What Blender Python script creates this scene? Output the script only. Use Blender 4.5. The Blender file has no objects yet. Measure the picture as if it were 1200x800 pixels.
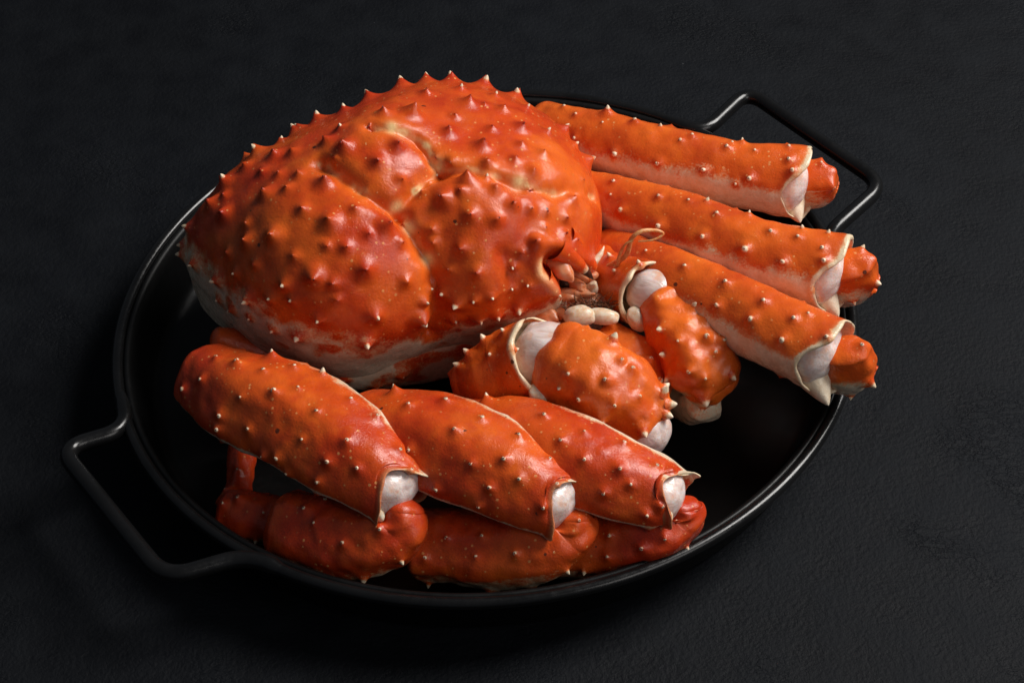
import bpy, math, random
import numpy as np
from mathutils import Vector, Matrix
from mathutils.bvhtree import BVHTree

random.seed(4)
RNG = np.random.default_rng(7)
scene = bpy.context.scene
COL = scene.collection

# ------------------------------------------------------------------ camera
ELEV, DIST, LENS = math.radians(45.19), 1.028, 70.0
AIM = np.array([0.0118, 0.0175, 0.0])
cam_loc = AIM + DIST * np.array([0, -math.cos(ELEV), math.sin(ELEV)])
cam = bpy.data.cameras.new('camera')
cam.lens, cam.sensor_width, cam.sensor_fit = LENS, 36.0, 'HORIZONTAL'
cam.clip_start, cam.clip_end = 0.01, 50
camo = bpy.data.objects.new('camera', cam)
camo.location = cam_loc
camo.rotation_euler = (math.pi / 2 - ELEV, 0, 0)
COL.objects.link(camo)
scene.camera = camo

# ------------------------------------------------------------------ light: one softbox, dark studio
world = bpy.data.worlds.new('World'); scene.world = world; world.use_nodes = True
bg = world.node_tree.nodes['Background']
bg.inputs[0].default_value = (0.75, 0.85, 1.0, 1); bg.inputs[1].default_value = 0.07

def softbox(name, direction, distance, size, size_y, power, color, target=(0, 0, 0.05)):
    l = bpy.data.lights.new(name, 'AREA')
    l.shape = 'RECTANGLE'; l.size = size; l.size_y = size_y
    l.energy = power; l.color = color
    o = bpy.data.objects.new(name, l)
    d = Vector(direction).normalized()
    o.location = Vector(target) + d * distance
    o.rotation_euler = d.to_track_quat('Z', 'Y').to_euler()
    COL.objects.link(o)
    return o
softbox('key_softbox', (0.62, 0.22, 0.75), 1.7, 0.80, 0.80, 38.0, (1.0, 0.97, 0.93))
softbox('fill_softbox', (0.62, -0.52, 0.58), 1.6, 0.7, 0.7, 4.0, (1.0, 0.96, 0.92))

scene.view_settings.view_transform = 'Standard'
scene.view_settings.look = 'None'
scene.view_settings.exposure = 0.0
scene.view_settings.gamma = 1.0
scene.view_settings.use_curve_mapping = False
scene.cycles.use_denoising = True
scene.cycles.max_bounces = 6
scene.cycles.use_adaptive_sampling = True
scene.cycles.adaptive_threshold = 0.02

# ------------------------------------------------------------------ sight helper: photo pixel + height -> point of the place
FPX = LENS / 36.0 * 1200
FW = np.array([0, math.cos(ELEV), -math.sin(ELEV)])
UPV = np.array([0, math.sin(ELEV), math.cos(ELEV)])
def ray(px, py):
    d = FW * FPX + np.array([1., 0, 0]) * (px - 600) + UPV * (400 - py)
    return d / np.linalg.norm(d)
def at(px, py, z):
    d = ray(px, py)
    return cam_loc + d * ((z - cam_loc[2]) / d[2])
def project(X):
    d = X - cam_loc
    zz = d @ FW
    return np.stack([600 + FPX * d[..., 0] / zz, 400 - FPX * (d @ UPV) / zz], -1)

# ------------------------------------------------------------------ noise
_tab = RNG.random(4096)
def vnoise(P, scale, seed=0):
    Q = P * scale + seed * 17.31
    i = np.floor(Q).astype(np.int64); f = Q - i
    f = f * f * (3 - 2 * f)
    def h(a, b, c):
        return _tab[(a * 73856093 ^ b * 19349663 ^ c * 83492791) & 4095]
    r = 0
    for a in (0, 1):
        wa = f[..., 0] if a else 1 - f[..., 0]
        for b in (0, 1):
            wb = f[..., 1] if b else 1 - f[..., 1]
            for c in (0, 1):
                wc = f[..., 2] if c else 1 - f[..., 2]
                r = r + wa * wb * wc * h(i[..., 0] + a, i[..., 1] + b, i[..., 2] + c)
    return r * 2 - 1
def sstep(a, b, x):
    t = np.clip((x - a) / (b - a), 0, 1)
    return t * t * (3 - 2 * t)

# ------------------------------------------------------------------ materials
def new_mat(name):
    m = bpy.data.materials.new(name); m.use_nodes = True
    nt = m.node_tree
    return m, nt, nt.nodes['Principled BSDF']
def N(nt, kind, **kw):
    n = nt.nodes.new(kind)
    for k, v in kw.items():
        if hasattr(n, k): setattr(n, k, v)
        else: n.inputs[k].default_value = v
    return n
def ramp(nt, fac, stops):
    r = nt.nodes.new('ShaderNodeValToRGB')
    e = r.color_ramp.elements
    while len(e) < len(stops): e.new(0.5)
    for el, (p, c) in zip(e, stops):
        el.position = p; el.color = c if len(c) == 4 else (*c, 1)
    nt.links.new(fac, r.inputs[0])
    return r.outputs[0]
def mix(nt, fac, a, b, mode='MIX'):
    m = nt.nodes.new('ShaderNodeMix'); m.data_type = 'RGBA'; m.blend_type = mode
    for sock, v in ((m.inputs[0], fac), (m.inputs[6], a), (m.inputs[7], b)):
        if isinstance(v, (tuple, list)): sock.default_value = v if len(v) == 4 else (*v, 1)
        elif isinstance(v, (int, float)): sock.default_value = v
        else: nt.links.new(v, sock)
    return m.outputs[2]
def math_n(nt, op, a, b=None, c=None, clamp=False):
    m = nt.nodes.new('ShaderNodeMath'); m.operation = op; m.use_clamp = clamp
    for s, v in zip(m.inputs, (a, b, c)):
        if v is None: continue
        if isinstance(v, (int, float)): s.default_value = v
        else: nt.links.new(v, s)
    return m.outputs[0]
def noise(nt, vec, scale, detail=4, rough=0.55, dist=0.0):
    n = N(nt, 'ShaderNodeTexNoise')
    n.inputs['Scale'].default_value = scale; n.inputs['Detail'].default_value = detail
    n.inputs['Roughness'].default_value = rough; n.inputs['Distortion'].default_value = dist
    nt.links.new(vec, n.inputs['Vector'])
    return n.outputs[0]

def shell_material():
    m, nt, b = new_mat('cooked_crab_shell')
    geo = N(nt, 'ShaderNodeNewGeometry'); pos = geo.outputs['Position']
    at_ = N(nt, 'ShaderNodeAttribute', attribute_name='shell')
    sep = N(nt, 'ShaderNodeSeparateColor'); nt.links.new(at_.outputs['Color'], sep.inputs[0])
    pig, deep, pale = sep.outputs
    n1 = noise(nt, pos, 55, 4); n2 = noise(nt, pos, 260, 5, 0.65); n3 = noise(nt, pos, 900, 3, 0.6)
    # orange to red body colour
    c = ramp(nt, n1, [(0.30, (0.54, 0.042, 0.006)), (0.5, (0.66, 0.072, 0.008)), (0.72, (0.78, 0.135, 0.014))])
    c = mix(nt, math_n(nt, 'MULTIPLY', ramp(nt, n2, [(0.45, (0, 0, 0)), (0.75, (1, 1, 1))]), 0.45), c, (0.44, 0.022, 0.005))
    dp = math_n(nt, 'MULTIPLY', deep,  math_n(nt, 'MULTIPLY_ADD', n2, 0.9, 0.45), clamp=True)
    c = mix(nt, math_n(nt, 'MULTIPLY', at_.outputs['Alpha'], math_n(nt, 'MULTIPLY_ADD', n1, 1.2, 0.2), clamp=True), c, (0.82, 0.175, 0.018))
    c = mix(nt, dp, c, (0.36, 0.014, 0.006))
    big = noise(nt, pos, 19, 4, 0.6)
    c = mix(nt, math_n(nt, 'MULTIPLY', ramp(nt, big, [(0.46, (0, 0, 0)), (0.68, (1, 1, 1))]), 0.45), c, (0.82, 0.155, 0.015))
    c = mix(nt, math_n(nt, 'MULTIPLY', ramp(nt, noise(nt, pos, 33, 5, 0.65), [(0.50, (0, 0, 0)), (0.70, (1, 1, 1))]), 0.55), c, (0.42, 0.022, 0.006))
    # minute pale freckles
    v = N(nt, 'ShaderNodeTexVoronoi', feature='F1'); v.inputs['Scale'].default_value = 360
    nt.links.new(pos, v.inputs['Vector'])
    sel = N(nt, 'ShaderNodeSeparateColor'); nt.links.new(v.outputs['Color'], sel.inputs[0])
    rad = math_n(nt, 'MULTIPLY', math_n(nt, 'SUBTRACT', sel.outputs[0], 0.50, clamp=True), 0.50)
    fk = math_n(nt, 'LESS_THAN', v.outputs['Distance'], rad)
    c = mix(nt, math_n(nt, 'MULTIPLY', fk, 0.60), c, (0.85, 0.40, 0.14))
    # cream shell where the pigment ends, ragged edge
    edge = math_n(nt, 'ADD', pig, math_n(nt, 'ADD', math_n(nt, 'MULTIPLY', math_n(nt, 'SUBTRACT', n2, 0.5), 1.0),
                                     math_n(nt, 'MULTIPLY', math_n(nt, 'SUBTRACT', n3, 0.5), 0.9)))
    pf = ramp(nt, edge, [(0.24, (0, 0, 0)), (0.72, (1, 1, 1))])
    cream = ramp(nt, n2, [(0.3, (0.70, 0.53, 0.36)), (0.55, (0.78, 0.66, 0.50)), (0.8, (0.82, 0.73, 0.62))])
    # half-pigmented orange fringe
    fr = ramp(nt, edge, [(0.15, (0, 0, 0)), (0.42, (1, 1, 1))])
    cream = mix(nt, math_n(nt, 'MULTIPLY', fr, 0.55), cream, (0.80, 0.36, 0.10))
    c = mix(nt, pf, cream, c)
    c = mix(nt, math_n(nt, 'MULTIPLY', pale, math_n(nt, 'MULTIPLY_ADD', n2, 0.8, 0.55), clamp=True), c, (0.86, 0.60, 0.28))
    # tiny black specks of dirt
    v2 = N(nt, 'ShaderNodeTexVoronoi', feature='F1'); v2.inputs['Scale'].default_value = 150
    nt.links.new(pos, v2.inputs['Vector'])
    s2 = N(nt, 'ShaderNodeSeparateColor'); nt.links.new(v2.outputs['Color'], s2.inputs[0])
    clus = math_n(nt, 'GREATER_THAN', big, 0.52)
    r2 = math_n(nt, 'MULTIPLY', math_n(nt, 'SUBTRACT', s2.outputs[1], 0.66, clamp=True), 0.60)
    dk = math_n(nt, 'MULTIPLY', math_n(nt, 'LESS_THAN', math_n(nt, 'MULTIPLY_ADD', n3, 0.08, v2.outputs['Distance']), math_n(nt, 'ADD', r2, 0.018)), clus)
    c = mix(nt, math_n(nt, 'MULTIPLY', dk, 0.85), c, (0.03, 0.015, 0.01))
    nt.links.new(c, b.inputs['Base Color'])
    rg = ramp(nt, n2, [(0.3, (0.18,) * 3), (0.7, (0.36,) * 3)])
    nt.links.new(rg, b.inputs['Roughness'])
    b.inputs['IOR'].default_value = 1.5
    # skin-fine relief
    h = math_n(nt, 'ADD', math_n(nt, 'MULTIPLY', n3, 0.5), math_n(nt, 'MULTIPLY', n2, 0.5))
    h = math_n(nt, 'ADD', h, math_n(nt, 'MULTIPLY', noise(nt, pos, 2200, 2), 0.30))
    h = math_n(nt, 'ADD', h, math_n(nt, 'MULTIPLY', fk, 0.35))
    h = math_n(nt, 'ADD', h, math_n(nt, 'MULTIPLY', noise(nt, pos, 110, 3, 0.6), 0.6))
    bp = N(nt, 'ShaderNodeBump'); bp.inputs['Strength'].default_value = 0.5; bp.inputs['Distance'].default_value = 0.0007
    nt.links.new(h, bp.inputs['Height']); nt.links.new(bp.outputs[0], b.inputs['Normal'])
    return m
SHELL = shell_material()

def membrane_material():
    m, nt, b = new_mat('joint_membrane')
    tc = N(nt, 'ShaderNodeTexCoord'); pos = tc.outputs['Object']
    mp = N(nt, 'ShaderNodeMapping'); nt.links.new(pos, mp.inputs[0]); mp.inputs['Scale'].default_value = (1, 1, 0.3)
    n1 = noise(nt, mp.outputs[0], 420, 5, 0.6, 0.6); n2 = noise(nt, pos, 120, 3)
    c = ramp(nt, n1, [(0.28, (0.64, 0.46, 0.40)), (0.5, (0.74, 0.61, 0.57)), (0.75, (0.80, 0.73, 0.71))])
    c = mix(nt, math_n(nt, 'MULTIPLY', ramp(nt, n2, [(0.55, (0, 0, 0)), (0.72, (1, 1, 1))]), 0.55), c, (0.75, 0.30, 0.12))
    nt.links.new(c, b.inputs['Base Color'])
    b.inputs['Roughness'].default_value = 0.20
    b.inputs['Subsurface Weight'].default_value = 0.4
    b.inputs['Subsurface Radius'].default_value = (0.005, 0.003, 0.002); b.inputs['Subsurface Scale'].default_value = 1.0
    bp = N(nt, 'ShaderNodeBump'); bp.inputs['Strength'].default_value = 0.35; bp.inputs['Distance'].default_value = 0.0012
    nt.links.new(n1, bp.inputs['Height']); nt.links.new(bp.outputs[0], b.inputs['Normal'])
    return m
MEMB = membrane_material()

def simple_material(name, col, rough, col2=None, scale=400, sss=0.0):
    m, nt, b = new_mat(name)
    geo = N(nt, 'ShaderNodeNewGeometry')
    n = noise(nt, geo.outputs['Position'], scale, 4)
    c2 = col2 or tuple(x * 0.6 for x in col)
    nt.links.new(ramp(nt, n, [(0.35, col), (0.68, c2)]), b.inputs['Base Color'])
    b.inputs['Roughness'].default_value = rough
    b.inputs['Subsurface Weight'].default_value = sss
    b.inputs['Subsurface Radius'].default_value = (0.004, 0.002, 0.001); b.inputs['Subsurface Scale'].default_value = 1.0
    bp = N(nt, 'ShaderNodeBump'); bp.inputs['Strength'].default_value = 0.3; bp.inputs['Distance'].default_value = 0.0006
    nt.links.new(n, bp.inputs['Height']); nt.links.new(bp.outputs[0], b.inputs['Normal'])
    return m
IVORY = simple_material('ivory_mouthpart', (0.74, 0.66, 0.52), 0.3, (0.66, 0.42, 0.24), 500, 0.25)
FLESH = simple_material('orange_mouthpart', (0.62, 0.14, 0.03), 0.3, (0.66, 0.32, 0.18), 260, 0.2)
FRINGE = simple_material('brown_bristle', (0.20, 0.06, 0.02), 0.5, (0.07, 0.035, 0.02), 700)
FEELER = simple_material('antenna_orange', (0.62, 0.20, 0.05), 0.4, (0.72, 0.42, 0.18), 600, 0.2)
DARKEYE = simple_material('dark_eye', (0.02, 0.010, 0.006), 0.12, (0.05, 0.02, 0.01), 500)
THORN = simple_material('dark_thorn_tip', (0.035, 0.015, 0.010), 0.4, (0.10, 0.03, 0.015), 900)

def table_material():
    m, nt, b = new_mat('dark_plaster_tabletop')
    geo = N(nt, 'ShaderNodeNewGeometry'); pos = geo.outputs['Position']
    big = noise(nt, pos, 5, 4); mid = noise(nt, pos, 40, 6, 0.6); fine = noise(nt, pos, 420, 4, 0.6)
    c = ramp(nt, big, [(0.3, (0.0024, 0.0031, 0.0044)), (0.7, (0.0050, 0.0063, 0.0088))])
    c = mix(nt, 0.35, c, ramp(nt, mid, [(0.35, (0.003, 0.003, 0.004)), (0.7, (0.010, 0.011, 0.013))]))
    vs = N(nt, 'ShaderNodeTexVoronoi', feature='F1'); vs.inputs['Scale'].default_value = 70; nt.links.new(pos, vs.inputs['Vector'])
    sc_ = N(nt, 'ShaderNodeSeparateColor'); nt.links.new(vs.outputs['Color'], sc_.inputs[0])
    dust = math_n(nt, 'LESS_THAN', vs.outputs['Distance'], math_n(nt, 'MULTIPLY', math_n(nt, 'SUBTRACT', sc_.outputs[0], 0.80, clamp=True), 0.22))
    c = mix(nt, math_n(nt, 'MULTIPLY', dust, 0.7), c, (0.045, 0.047, 0.05))
    nt.links.new(c, b.inputs['Base Color'])
    nt.links.new(ramp(nt, mid, [(0.3, (0.56,) * 3), (0.7, (0.70,) * 3)]), b.inputs['Roughness'])
    # trowelled plaster: scuffed patches of ridges over a fine orange-peel
    mp = N(nt, 'ShaderNodeMapping'); nt.links.new(pos, mp.inputs[0]); mp.inputs['Rotation'].default_value = (0, 0, 0.6); mp.inputs['Scale'].default_value = (1, 2.2, 1)
    v = N(nt, 'ShaderNodeTexVoronoi', feature='DISTANCE_TO_EDGE'); v.inputs['Scale'].default_value = 95
    wob = N(nt, 'ShaderNodeMix'); wob.data_type = 'VECTOR'; wob.inputs[0].default_value = 0.02
    nz = N(nt, 'ShaderNodeTexNoise'); nz.inputs['Scale'].default_value = 160; nz.inputs['Detail'].default_value = 3
    nt.links.new(mp.outputs[0], nz.inputs['Vector'])
    nt.links.new(mp.outputs[0], wob.inputs[4]); nt.links.new(nz.outputs['Color'], wob.inputs[5])
    nt.links.new(wob.outputs[1], v.inputs['Vector'])
    crack = ramp(nt, v.outputs['Distance'], [(0.0, (0, 0, 0)), (0.16, (1, 1, 1))])
    patch = ramp(nt, noise(nt, pos, 11, 3, 0.5, 0.4), [(0.54, (0, 0, 0)), (0.66, (1, 1, 1))])
    b.inputs['Specular IOR Level'].default_value = 0.11
    h = math_n(nt, 'MULTIPLY', math_n(nt, 'MULTIPLY', crack, patch), 0.26)
    h = math_n(nt, 'ADD', h, math_n(nt, 'MULTIPLY', fine, 0.5))
    h = math_n(nt, 'ADD', h, math_n(nt, 'MULTIPLY', mid, 0.8))
    bp = N(nt, 'ShaderNodeBump'); bp.inputs['Strength'].default_value = 0.8; bp.inputs['Distance'].default_value = 0.0016
    nt.links.new(h, bp.inputs['Height']); nt.links.new(bp.outputs[0], b.inputs['Normal'])
    return m
def iron_material(name, rough, base=0.006, spec=0.3):
    m, nt, b = new_mat(name)
    geo = N(nt, 'ShaderNodeNewGeometry'); pos = geo.outputs['Position']
    n = noise(nt, pos, 300, 5, 0.6); n2 = noise(nt, pos, 40, 3)
    b.inputs['Specular IOR Level'].default_value = spec
    nt.links.new(ramp(nt, n2, [(0.3, (base, base * .98, base)), (0.7, (base * 1.8, base * 1.8, base * 1.9))]), b.inputs['Base Color'])
    nt.links.new(ramp(nt, n, [(0.3, (rough - .05,) * 3), (0.7, (rough + .08,) * 3)]), b.inputs['Roughness'])
    bp = N(nt, 'ShaderNodeBump'); bp.inputs['Strength'].default_value = 0.06; bp.inputs['Distance'].default_value = 0.0003
    nt.links.new(n, bp.inputs['Height']); nt.links.new(bp.outputs[0], b.inputs['Normal'])
    return m
TABLE = table_material()
IRON = iron_material('black_enamel_pan', 0.40, 0.0025, 0.22)
ROD = iron_material('black_rod', 0.22, 0.004, 0.4)

# ------------------------------------------------------------------ mesh helpers
def mesh_from(name, V, F, mat, attr=None, smooth=True):
    V = np.asarray(V, dtype=np.float32).reshape(-1, 3); F = np.asarray(F, dtype=np.int32)
    me = bpy.data.meshes.new(name)
    n = F.shape[1]
    me.vertices.add(len(V)); me.vertices.foreach_set('co', V.ravel())
    me.loops.add(F.size); me.loops.foreach_set('vertex_index', F.ravel())
    me.polygons.add(len(F)); me.polygons.foreach_set('loop_start', np.arange(0, F.size, n, dtype=np.int32))
    me.polygons.foreach_set('use_smooth', np.full(len(F), smooth))
    if attr is not None:
        a = me.attributes.new('shell', 'FLOAT_COLOR', 'POINT')
        c = np.zeros((len(V), 4), np.float32); attr = attr.reshape(len(V), -1); c[:, :attr.shape[1]] = attr
        a.data.foreach_set('color', c.ravel())
    me.update(); me.validate()
    me.materials.append(mat)
    return me
def link(name, me, parent=None):
    o = bpy.data.objects.new(name, me); COL.objects.link(o)
    if parent is not None: o.parent = parent
    return o
def grid_faces(nr, nc, wrap=True):
    r = np.arange(nr - 1)[:, None]; c = np.arange(nc if wrap else nc - 1)[None, :]
    c2 = (c + 1) % nc
    a = r * nc + c; b = r * nc + c2; d = (r + 1) * nc + c; e = (r + 1) * nc + c2
    return np.stack([a, b, e, d], -1).reshape(-1, 4)
def grid_normals(V, flip=False):
    ds = np.gradient(V, axis=0)
    dp = (np.roll(V, -1, 1) - np.roll(V, 1, 1)) / 2
    n = np.cross(ds, dp)
    n = n if flip else -n
    return n / np.maximum(np.linalg.norm(n, axis=-1, keepdims=True), 1e-12)
def catmull(P, n):
    P = np.asarray(P, float)
    if len(P) == 2:
        return P[0] + (P[1] - P[0]) * np.linspace(0, 1, n)[:, None]
    Q = np.vstack([2 * P[0] - P[1], P, 2 * P[-1] - P[-2]])
    t = np.linspace(0, len(P) - 1, n); i = np.minimum(t.astype(int), len(P) - 2); f = (t - i)[:, None]
    p0, p1, p2, p3 = Q[i], Q[i + 1], Q[i + 2], Q[i + 3]
    return 0.5 * (2 * p1 + (p2 - p0) * f + (2 * p0 - 5 * p1 + 4 * p2 - p3) * f ** 2 + (3 * p1 - p0 - 3 * p2 + p3) * f ** 3)
def unit(v):
    v = np.asarray(v, float); return v / np.linalg.norm(v)

# spines: three shapes of tip that sit on the bumps of the shell
def spine_mesh(name, prof, cols):
    n = 8
    V, C = [], []
    for (z, r), c in zip(prof, cols):
        for k in range(n):
            a = 2 * math.pi * k / n
            V.append((r * math.cos(a), r * math.sin(a), z)); C.append(c)
    return mesh_from(name, V, grid_faces(len(prof), n)[:, ::-1][:, ::-1], SHELL, np.array(C, float))
mm = 0.001
SPINE = {
    'blunt': spine_mesh('blunt_spine', [(-1.2 * mm, 2.4 * mm), (-.1 * mm, 1.75 * mm), (0.55 * mm, 1.3 * mm), (0.95 * mm, 0.75 * mm), (1.08 * mm, 0.02 * mm)],
                        [(0.9, 0.2, 0), (0.5, 0, 0.05), (0.2, 0, 0.1), (0.1, 0, 0.15), (0.1, 0, 0)]),
    'sharp': spine_mesh('sharp_spine', [(-1.6 * mm, 2.9 * mm), (0, 1.75 * mm), (1.2 * mm, 1.1 * mm), (2.0 * mm, 0.62 * mm), (2.5 * mm, 0.02 * mm)],
                        [(1, 0.2, 0), (0.65, 0, 0.05), (0, 0, 0.2), (0, 0, 0.15), (0, 0, 0)]),
    'red': spine_mesh('red_spine', [(-1.4 * mm, 2.2 * mm), (0, 1.25 * mm), (0.9 * mm, 0.85 * mm), (1.5 * mm, 0.45 * mm), (1.8 * mm, 0.02 * mm)],
                      [(1, 0.7, 0), (1, 0.8, 0), (1, 0.9, 0), (0.9, 1, 0), (0.7, 1, 0)]),
}
def pinhole_mesh():
    # dark pore at the very tip of a spine
    n = 6; V = []
    for z, r in ((-0.1, 0.42), (0.12, 0.34), (0.2, 0.02)):
        for k in range(n):
            a = 2 * math.pi * k / n; V.append((r * mm * math.cos(a), r * mm * math.sin(a), z * mm))
    return mesh_from('pore', V, grid_faces(3, n), THORN)
PORE = pinhole_mesh()

CREAM_TIPS = 0
def bvh_of(V, F):
    return BVHTree.FromPolygons([tuple(v) for v in V.reshape(-1, 3)], [tuple(f) for f in F])

def find_anchors(V, Nn, pix, step=3):
    """where the listed spines stand on a surface grid"""
    nr, nc = V.shape[:2]
    rows = np.unique(np.append(np.arange(0, nr, step), nr - 1))
    cols = np.arange(0, nc, step)
    Vs = V[rows][:, cols]; Ns = Nn[rows][:, cols]
    tree = bvh_of(Vs, grid_faces(len(rows), len(cols)))
    flatV = V.reshape(-1, 3); flatN = Nn.reshape(-1, 3)
    view = cam_loc - flatV; view /= np.linalg.norm(view, axis=1, keepdims=True)
    facing = (flatN * view).sum(1)
    pp = project(flatV)
    out = []
    for (px, py, s) in pix:
        hit = tree.ray_cast(Vector(cam_loc), Vector(ray(px, py)))
        if hit[0] is not None:
            p = np.array(hit[0]); k = ((flatV - p) ** 2).sum(1).argmin()
        else:
            d = ((pp - np.array([px, py])) ** 2).sum(1) + np.where(facing < -0.2, 1e6, 0)
            k = d.argmin()
        out.append((flatV[k], flatN[k], s, facing[k]))
    return out

def shell_object(name, V, parent, pig, pale=None, spines=(), hidden=0, kind='blunt', bump=(2.2 * mm, 5 * mm), deep_amt=0.7, ring=0.9, lift=1.0, crest=False, sharp=2.0, tip=1.0,
                 wrinkle=0.0006, lean=None, hue=0.0, seed=0, deep0=None, tips=True, quality=3):
    """V: surface grid; raises a bump under every spine, paints the pigment attribute, adds the spine tips as children"""
    Nn = grid_normals(V)
    # keep the normals pointing outwards
    cen = V.mean((0, 1)); 
    if ((V - cen) * Nn).sum() < 0: Nn = -Nn
    V = V + Nn * (wrinkle * (1.1 * vnoise(V, 32, seed + 3) + 0.8 * vnoise(V, 75, seed) + 0.4 * vnoise(V, 190, seed + 1)))[..., None]
    anc = find_anchors(V, Nn, spines, quality)
    flat = V.reshape(-1, 3); fN = Nn.reshape(-1, 3)
    if hidden:
        view = cam_loc - flat; view /= np.linalg.norm(view, axis=1, keepdims=True)
        cand = np.where((fN * view).sum(1) < -0.1)[0]
        picks = []
        for k in RNG.permutation(cand):
            if all(((flat[k] - flat[j]) ** 2).sum() > (9 * mm) ** 2 for j in picks):
                picks.append(k)
            if len(picks) >= hidden: break
        anc_h = [(flat[k], fN[k], RNG.uniform(.7, 1.2), -1) for k in picks]
    else: anc_h = []
    disp = np.zeros(len(flat)); deep = np.zeros(len(flat)) if deep0 is None else deep0.reshape(-1).copy(); pg = pig.reshape(-1).copy()
    for (p, n, s, fc) in list(anc) + anc_h:
        d2 = ((flat - p) ** 2).sum(1)
        R = bump[1] * (0.55 + 0.45 * s); hb = bump[0]
        if crest and -0.5 < fc < 0.35: hb *= 2.2; R *= 1.3
        near = d2 < (2.2 * R) ** 2
        d = np.sqrt(d2[near]); t = np.clip(1 - d / R, 0, 1)
        disp[near] = np.maximum(disp[near], hb * s * t ** sharp)
        deep[near] = np.maximum(deep[near], deep_amt * np.exp(-(d / (0.75 * R)) ** 2) * min(1, s))
        if not (crest and -0.5 < fc < 0.35): pg[near] = np.maximum(pg[near], ring * np.exp(-(d / (0.62 * R)) ** 2))
    V2 = (flat + fN * disp[:, None]).reshape(V.shape)
    A = np.zeros((len(flat), 4)); A[:, 0] = pg; A[:, 1] = deep; A[:, 3] = np.asarray(hue).reshape(-1)
    if pale is not None: A[:, 2] = pale.reshape(-1)
    o = link(name, mesh_from(name, V2, grid_faces(*V.shape[:2])[:, ::-1], SHELL, A), parent)
    if tips:
        for (p, n, s, fc) in anc:
            nn = n.copy()
            nn = unit(nn + RNG.normal(0, .14, 3))
            k = kind if isinstance(kind, str) else kind(p, n, fc)
            hb = bump[0] * (2.2 if crest and -0.5 < fc < 0.35 else 1)
            sp = link('spine', SPINE[k], o)
            q = Vector(nn).to_track_quat('Z', 'Y')
            sc = (0.35 + 0.65 * s) * (0.56 if k == 'blunt' else 0.72) * tip
            if k != 'sharp' and s >= 0.9 and fc > 0.3:
                po = link('pore', PORE, o)
                po.matrix_world = Matrix.LocRotScale(Vector(p + nn * (hb * s * 0.62 * lift + (1.02 if k == 'blunt' else 1.65) * mm * sc)), q, (.8, .8, .8))
            sp.matrix_world = Matrix.LocRotScale(Vector(p + nn * hb * s * 0.62 * lift), q, (sc * RNG.uniform(.9, 1.1), sc * RNG.uniform(.9, 1.1), sc))
    return o

# ------------------------------------------------------------------ table and pan
def build_setting():
    V = np.array([(-1.6, -1.2, 0), (1.6, -1.2, 0), (1.6, 1.8, 0), (-1.6, 1.8, 0)])
    t = link('tabletop', mesh_from('tabletop', V, [(0, 1, 2, 3)], TABLE, smooth=False))
    t['kind'] = 'structure'
PH, ECC, RR, RIM_Z = 0.6147, 0.031, 0.18, 0.035
def oval(theta, r):
    a, b = r * (1 + ECC), r * (1 - ECC)
    x, y = a * np.cos(theta), b * np.sin(theta)
    return np.stack([x * math.cos(PH) - y * math.sin(PH), x * math.sin(PH) + y * math.cos(PH)], -1)
def tube(path, rad, n=12, closed=False):
    P = np.asarray(path, float); m = len(P)
    if closed: T = np.roll(P, -1, 0) - np.roll(P, 1, 0)
    else: T = np.gradient(P, axis=0)
    T /= np.linalg.norm(T, axis=1, keepdims=True)
    up = np.array([0.02, 0.01, 1.0])
    S = np.cross(T, up); S /= np.linalg.norm(S, axis=1, keepdims=True); U = np.cross(S, T)
    rad = np.broadcast_to(np.asarray(rad, float), (m,))
    a = np.linspace(0, 2 * np.pi, n, endpoint=False)
    V = P[:, None] + rad[:, None, None] * (S[:, None] * np.cos(a)[None, :, None] + U[:, None] * np.sin(a)[None, :, None])
    F = grid_faces(m, n)
    if closed:
        V = np.concatenate([V, V[:1]]); F = grid_faces(m + 1, n)
    return V, F
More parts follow.
